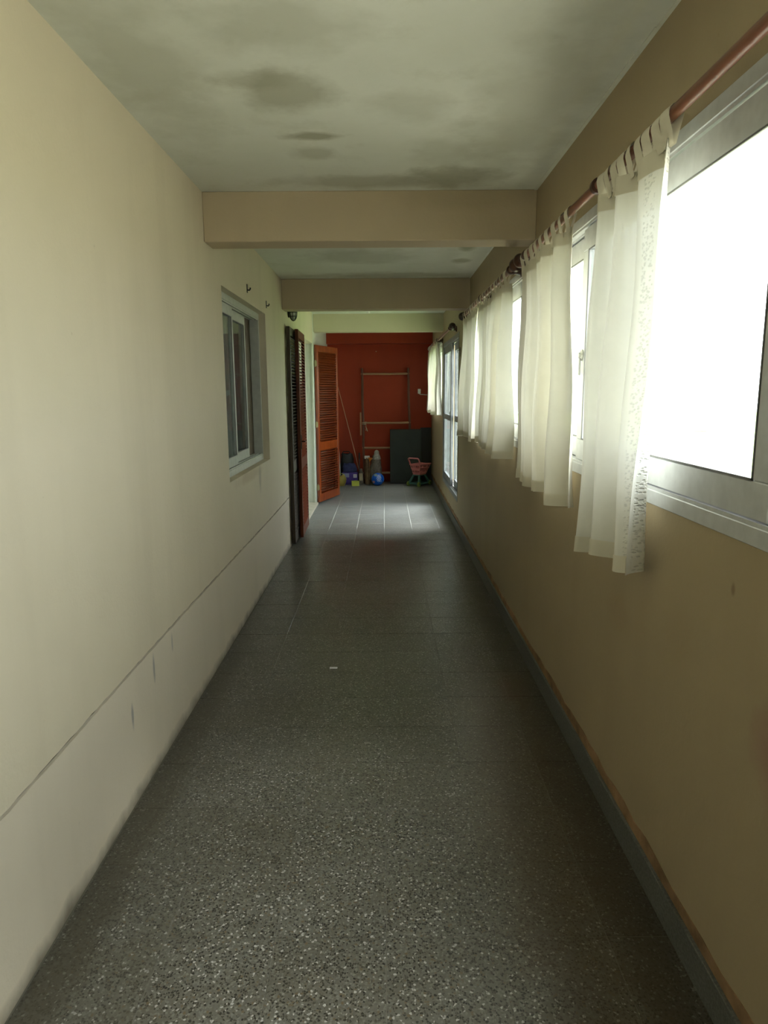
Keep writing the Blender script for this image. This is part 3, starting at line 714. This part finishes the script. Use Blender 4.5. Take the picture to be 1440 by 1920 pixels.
for z_t in (1.0, .62, .18, 0.0):
    rr = [lerp(R0[k], R1[k], z_t) for k in range(4)]; bk.tube(rr+[rr[0]], .011 if z_t == 1.0 else .0075, 6)
def wallquad(k, t0, t1, z0_, z1_):
    p = [lerp(lerp(R0[k], R0[(k+1) % 4], a_), lerp(R1[k], R1[(k+1) % 4], a_), b_) for a_, b_ in ((t0, z0_), (t1, z0_), (t1, z1_), (t0, z1_))]
    c_ = Vector((.03, 0, .28)); off = [tuple(Vector(q)+(Vector((c_.x, c_.y, q[2]))-Vector(q)).normalized()*.005) for q in p]
    bk.add(p+off, [(0,1,2,3), (7,6,5,4), (0,4,5,1), (1,5,6,2), (2,6,7,3), (3,7,4,0)])
for k in range(4):
    nsl = 4 if k in (1, 3) else 6
    wallquad(k, 0, 1, 0, .12); wallquad(k, 0, 1, .40, .60); wallquad(k, 0, 1, .88, 1)
    for i in range(nsl+1):
        a_ = i/nsl*.94; wallquad(k, a_, a_+.06, .12, .40); wallquad(k, a_, a_+.06, .60, .88)
bk.box((bt[0], bt[2], .193), (bt[1], bt[3], .201))
obj('basket', bk, M['pink'], ct)
hn = MB(); xh = -.130
hn.tube([(xh+.01, -.100, .365), (xh-.012, -.103, .42), (xh-.045, -.105, .470), (xh-.050, -.085, .482), (xh-.050, .085, .482), (xh-.045, .105, .470), (xh-.012, .103, .42), (xh+.01, .100, .365)], .0125, 10)
obj('handle', hn, M['pink'], ct, smooth='auto')

# ---------------------------------------------------------------- ball
def ballmat():
    t = NT('printed_blue_ball'); tc = t.n('TexCoord').outputs['Object']
    wv = t.n('TexWave', bands_direction='DIAGONAL'); wv.inputs['Scale'].default_value = 16; wv.inputs['Distortion'].default_value = 6; wv.inputs['Detail'].default_value = 2
    t.l(tc, wv.inputs['Vector'])
    def msk(c_, r_):
        a_ = t.n('VectorMath', operation='SUBTRACT'); t.l(tc, a_.inputs[0]); a_.inputs[1].default_value = c_
        b_ = t.n('VectorMath', operation='DIVIDE'); t.l(a_.outputs[0], b_.inputs[0]); b_.inputs[1].default_value = r_
        e = t.n('VectorMath', operation='LENGTH'); t.l(b_.outputs[0], e.inputs[0]); return t.rng(e.outputs['Value'], .8, 1., 1, 0)
    col = t.mix(t.noise(14, 2, vec=tc), (.004, .10, .62), (.008, .16, .80))
    wm = t.math('MULTIPLY', msk((.02, -.105, .03), (.045, .1, .075)), t.rng(wv.outputs['Fac'], .62, .7))
    col = t.mix(wm, col, (.72, .80, .9))
    col = t.mix(msk((-.072, -.08, -.040), (.025, .07, .025)), col, (.66, .28, .28))
    col = t.mix(msk((-.04, -.07, .08), (.035, .05, .025)), col, (.30, .42, .45))
    return t.fin(col, .3, .5)
bl = obj('toy_ball', MB().blob((0, 0, 0), (.110, .110, .110), 32), ballmat(), loc=(-.116, 11.89, .1105), smooth=True)
tag(bl, 'shiny blue toy ball with white print, in front of the ladder', 'ball')
vv = obj('valve', MB().lathe((.0575, -.090, -.024), (.06, -.094, -.025), [(-.004, .006), (.0035, .006), (.004, .003)], 10), M['cable'], bl)

# ---------------------------------------------------------------- bags, boxes and oddments at the foot of the red wall
def bag(name, base, rx_, ry_, h, mat, label, cat, seed, neck=.35, ears=0):
    r = empty(name, base, label, cat); rg_ = random.Random(seed); n_, m_ = 20, 12; vs = []; fs = []
    for j in range(m_+1):
        v = j/m_; rad = (1-.10*v) if v < .55 else (.945-(1-neck)*((v-.55)/.45)**1.3)
        if j == 0: rad = .85
        for k in range(n_):
            q = 2*PI*k/n_; w_ = 1+.07*math.sin(3*q+seed+4*v)+.05*math.sin(7*q-3*v*6+seed)
            vs.append((rx_*rad*w_*math.cos(q), ry_*rad*w_*math.sin(q), h*v+(.012*math.sin(4*q+seed) if j else 0.)))
    for j in range(m_):
        for k in range(n_): fs.append((j*n_+k, j*n_+(k+1) % n_, (j+1)*n_+(k+1) % n_, (j+1)*n_+k))
    fs.append(tuple(range(n_))[::-1]); fs.append(tuple(m_*n_+k for k in range(n_)))
    mb = MB(); mb.add(vs, fs); obj('body', mb, mat, r, smooth='auto')
    return r
g = bag('plastic_bag', (-.145, 12.075, 0), .105, .055, .50, M['greybag'], 'grey-brown plastic bag with a pale tied top behind the blue ball', 'bag', 3, .62)
obj('tied_top', MB().lathe((.01, 0, .44), (0, 0, 1), [(0, .075), (.05, .062), (.09, .045), (.13, .042), (.15, .030), (.16, .008)], 12), M['palebag'], g, smooth=True)
g = bag('paper_bag', (-.303, 12.07, 0), .042, .05, .46, M['brownbag'], 'brown paper bag behind the left ladder rail', 'bag', 9, .7)
obj('folded_top', MB().box((-.045, -.03, .45), (.045, .03, .50), .006), M['cable'], g)
og = empty('toy_funnel', (-.255, 11.99, .0), 'bright orange toy piece propped between the two bags', 'toy')
obj('cone', MB().lathe((0, 0, .405), (.15, 0, 1), [(0, .006), (.02, .012), (.065, .045), (.068, .045)], 12), M['orange'], og)
obj('stem', MB().tube([(.0, .0, .0), (-.004, 0, .2), (0, 0, .41)], .007, 8), M['brownbag'], og)
g = bag('crumpled_bag', (-.412, 12.06, 0), .042, .05, .27, M['greybag'], 'crumpled dull bag standing by the left ladder foot', 'bag', 21, .6)
obj('label_patch', MB().box((-.032, -.054, .07), (.028, -.048, .20), .002), M['rope'], g)
# purple box
pb = empty('toy_box', (-.585, 12.11, 0), 'purple cardboard box with a white printed label by the shutter', 'box', rot=(0, 0, -.05)); 
obj('carton', MB().box((-.155, -.10, 0), (.115, .06, .215), .003), M['purple'], pb)
obj('label', MB().box((.045, -.1015, .125), (.105, -.0995, .185)), M['paper'], pb)
pr = MB()
for i in range(3): pr.box((.06, -.1022, .138+i*.014), (.09, -.1012, .144+i*.014))
obj('label_print', pr, M['greyprint'], pb)
obj('side_print', MB().box((-.14, -.1015, .13), (-.03, -.0995, .20)).box((.02, -.1015, .05), (.10, -.0995, .056)).box((.05, -.1015, .075), (.10, -.0995, .081)), M['greyprint'], pb)
nv_ = bag('folded_cloth', (-.61, 12.10, .216), .125, .07, .15, M['navy'], 'dark navy cloth bundle lying on the purple box', 'cloth', 14, .75)
bb_ = bag('black_bag', (-.668, 12.305, 0), .130, .065, .52, M['black2'], 'slumped black bag behind the purple box', 'bag', 17, .8)
obj('strap', MB().tube([(-.10, 0, .50), (-.06, -.01, .56), (.04, -.01, .56), (.08, 0, .50)], .010, 6), M['black2'], bb_)
ts = empty('toy_bucket', (-.755, 11.90, 0), 'yellowish olive toy bucket on the floor beside the shutter', 'bucket')
obj('body', MB().lathe((0, 0, 0), (0, 0, 1), [(0, .055), (.006, .062), (.06, .088), (.12, .095), (.165, .075), (.170, .070), (.165, .068), (.12, .085), (.05, .07)], 18), M['olive'], ts, smooth='auto')
obj('contents', MB().blob((.03, -.02, .14), (.04, .04, .05), 10, .2, 2), M['olive'], ts, smooth=True)
obj('handle', MB().tube([(-.07, 0, .155), (-.05, 0, .20), (.0, 0, .215), (.05, 0, .2), (.07, 0, .155)], .005, 6), M['lemon'], ts)
lm = empty('small_carton', (-.505, 11.86, 0), 'small yellow-green carton on the floor in front of the purple box', 'carton', rot=(0, 0, .12))
obj('carton', MB().box((-.065, -.03, 0), (.065, .05, .085), .002), M['lemon'], lm)
obj('flap', MB().add([(-.065, -.03, .085), (.03, -.03, .085), (.03, -.065, .10), (-.06, -.065, .095), (-.065, -.03, .087), (.03, -.03, .087), (.03, -.065, .102), (-.06, -.065, .097)], [(0,1,2,3), (7,6,5,4), (0,4,5,1), (1,5,6,2), (2,6,7,3), (3,7,4,0)]), M['lemon'], lm)
sk = obj('white_stick', MB((-.82, 12.2, 0)).tube([(-.775, 12.14, .012), (-.800, 12.20, .45), (-.832, 12.30, .85)], [.012, .014, .010], 8), M['stick'], loc=(-.82, 12.2, 0), smooth='auto')
tag(sk, 'short white stick leaning in the left corner beside the shutter', 'stick')
cn = obj('cane', MB((-.53, 12.2, 0)).tube([(-.41, 12.27, .006), (-.53, 12.31, .56), (-.655, 12.35, 1.06), (-.79, 12.385, 1.60), (-.90, 12.405, 2.03)], .0065, 8), M['cane'], loc=(-.53, 12.2, 0), smooth='auto')
tag(cn, 'long thin pale cane leaning diagonally on the red wall', 'cane')
um = empty('dark_stick', (-.455, 12.20, 0), 'dark stick standing upright between purple box and ladder', 'stick')
obj('pole', MB().tube([(0, -.02, .006), (.01, .05, .52)], .011, 8), M['knob'], um)
obj('grip', MB().tube([(.009, .04, .42), (.0105, .052, .54)], .014, 8), M['black2'], um)

# ---------------------------------------------------------------- outdoors
struct(obj('ground', MB().box((XR+WT, -30, -.5), (60, 7.2, -.3)), M['concrete']), 'pale concrete yard outside the windows', 'ground')
struct(obj('lawn', MB().box((XR+WT, 7.2, -.5), (60, 60, -.31)), M['leafgreen']), 'green lawn outside the sliding door', 'ground')
for i, (y, lb_) in enumerate(((16.8, 'pinkish gate post outside the nearest window, farther one'), (15.5, 'pinkish gate post outside the nearest window, nearer one'))):
    p_ = empty('gate_post', (7.0, y, -.3), lb_, 'post', 'gate posts in the yard'); O = p_.location
    obj('shaft', MB(O).box((6.86, y-.16, -.3), (7.14, y+.16, .70), .01), M['postred'], p_)
    obj('cap', MB(O).box((6.82, y-.20, .70), (7.18, y+.20, .78), .015), M['pvc'], p_)

ow = struct(obj('outbuilding_wall', MB().box((XR+WT+.02, 12.9, -.3), (2.15, 13.1, 3.0)), simple('dark_bluish_render', (.038, .050, .060), .8, var=.5, scale=3)), 'dark bluish outdoor wall seen through the sliding door', 'wall')
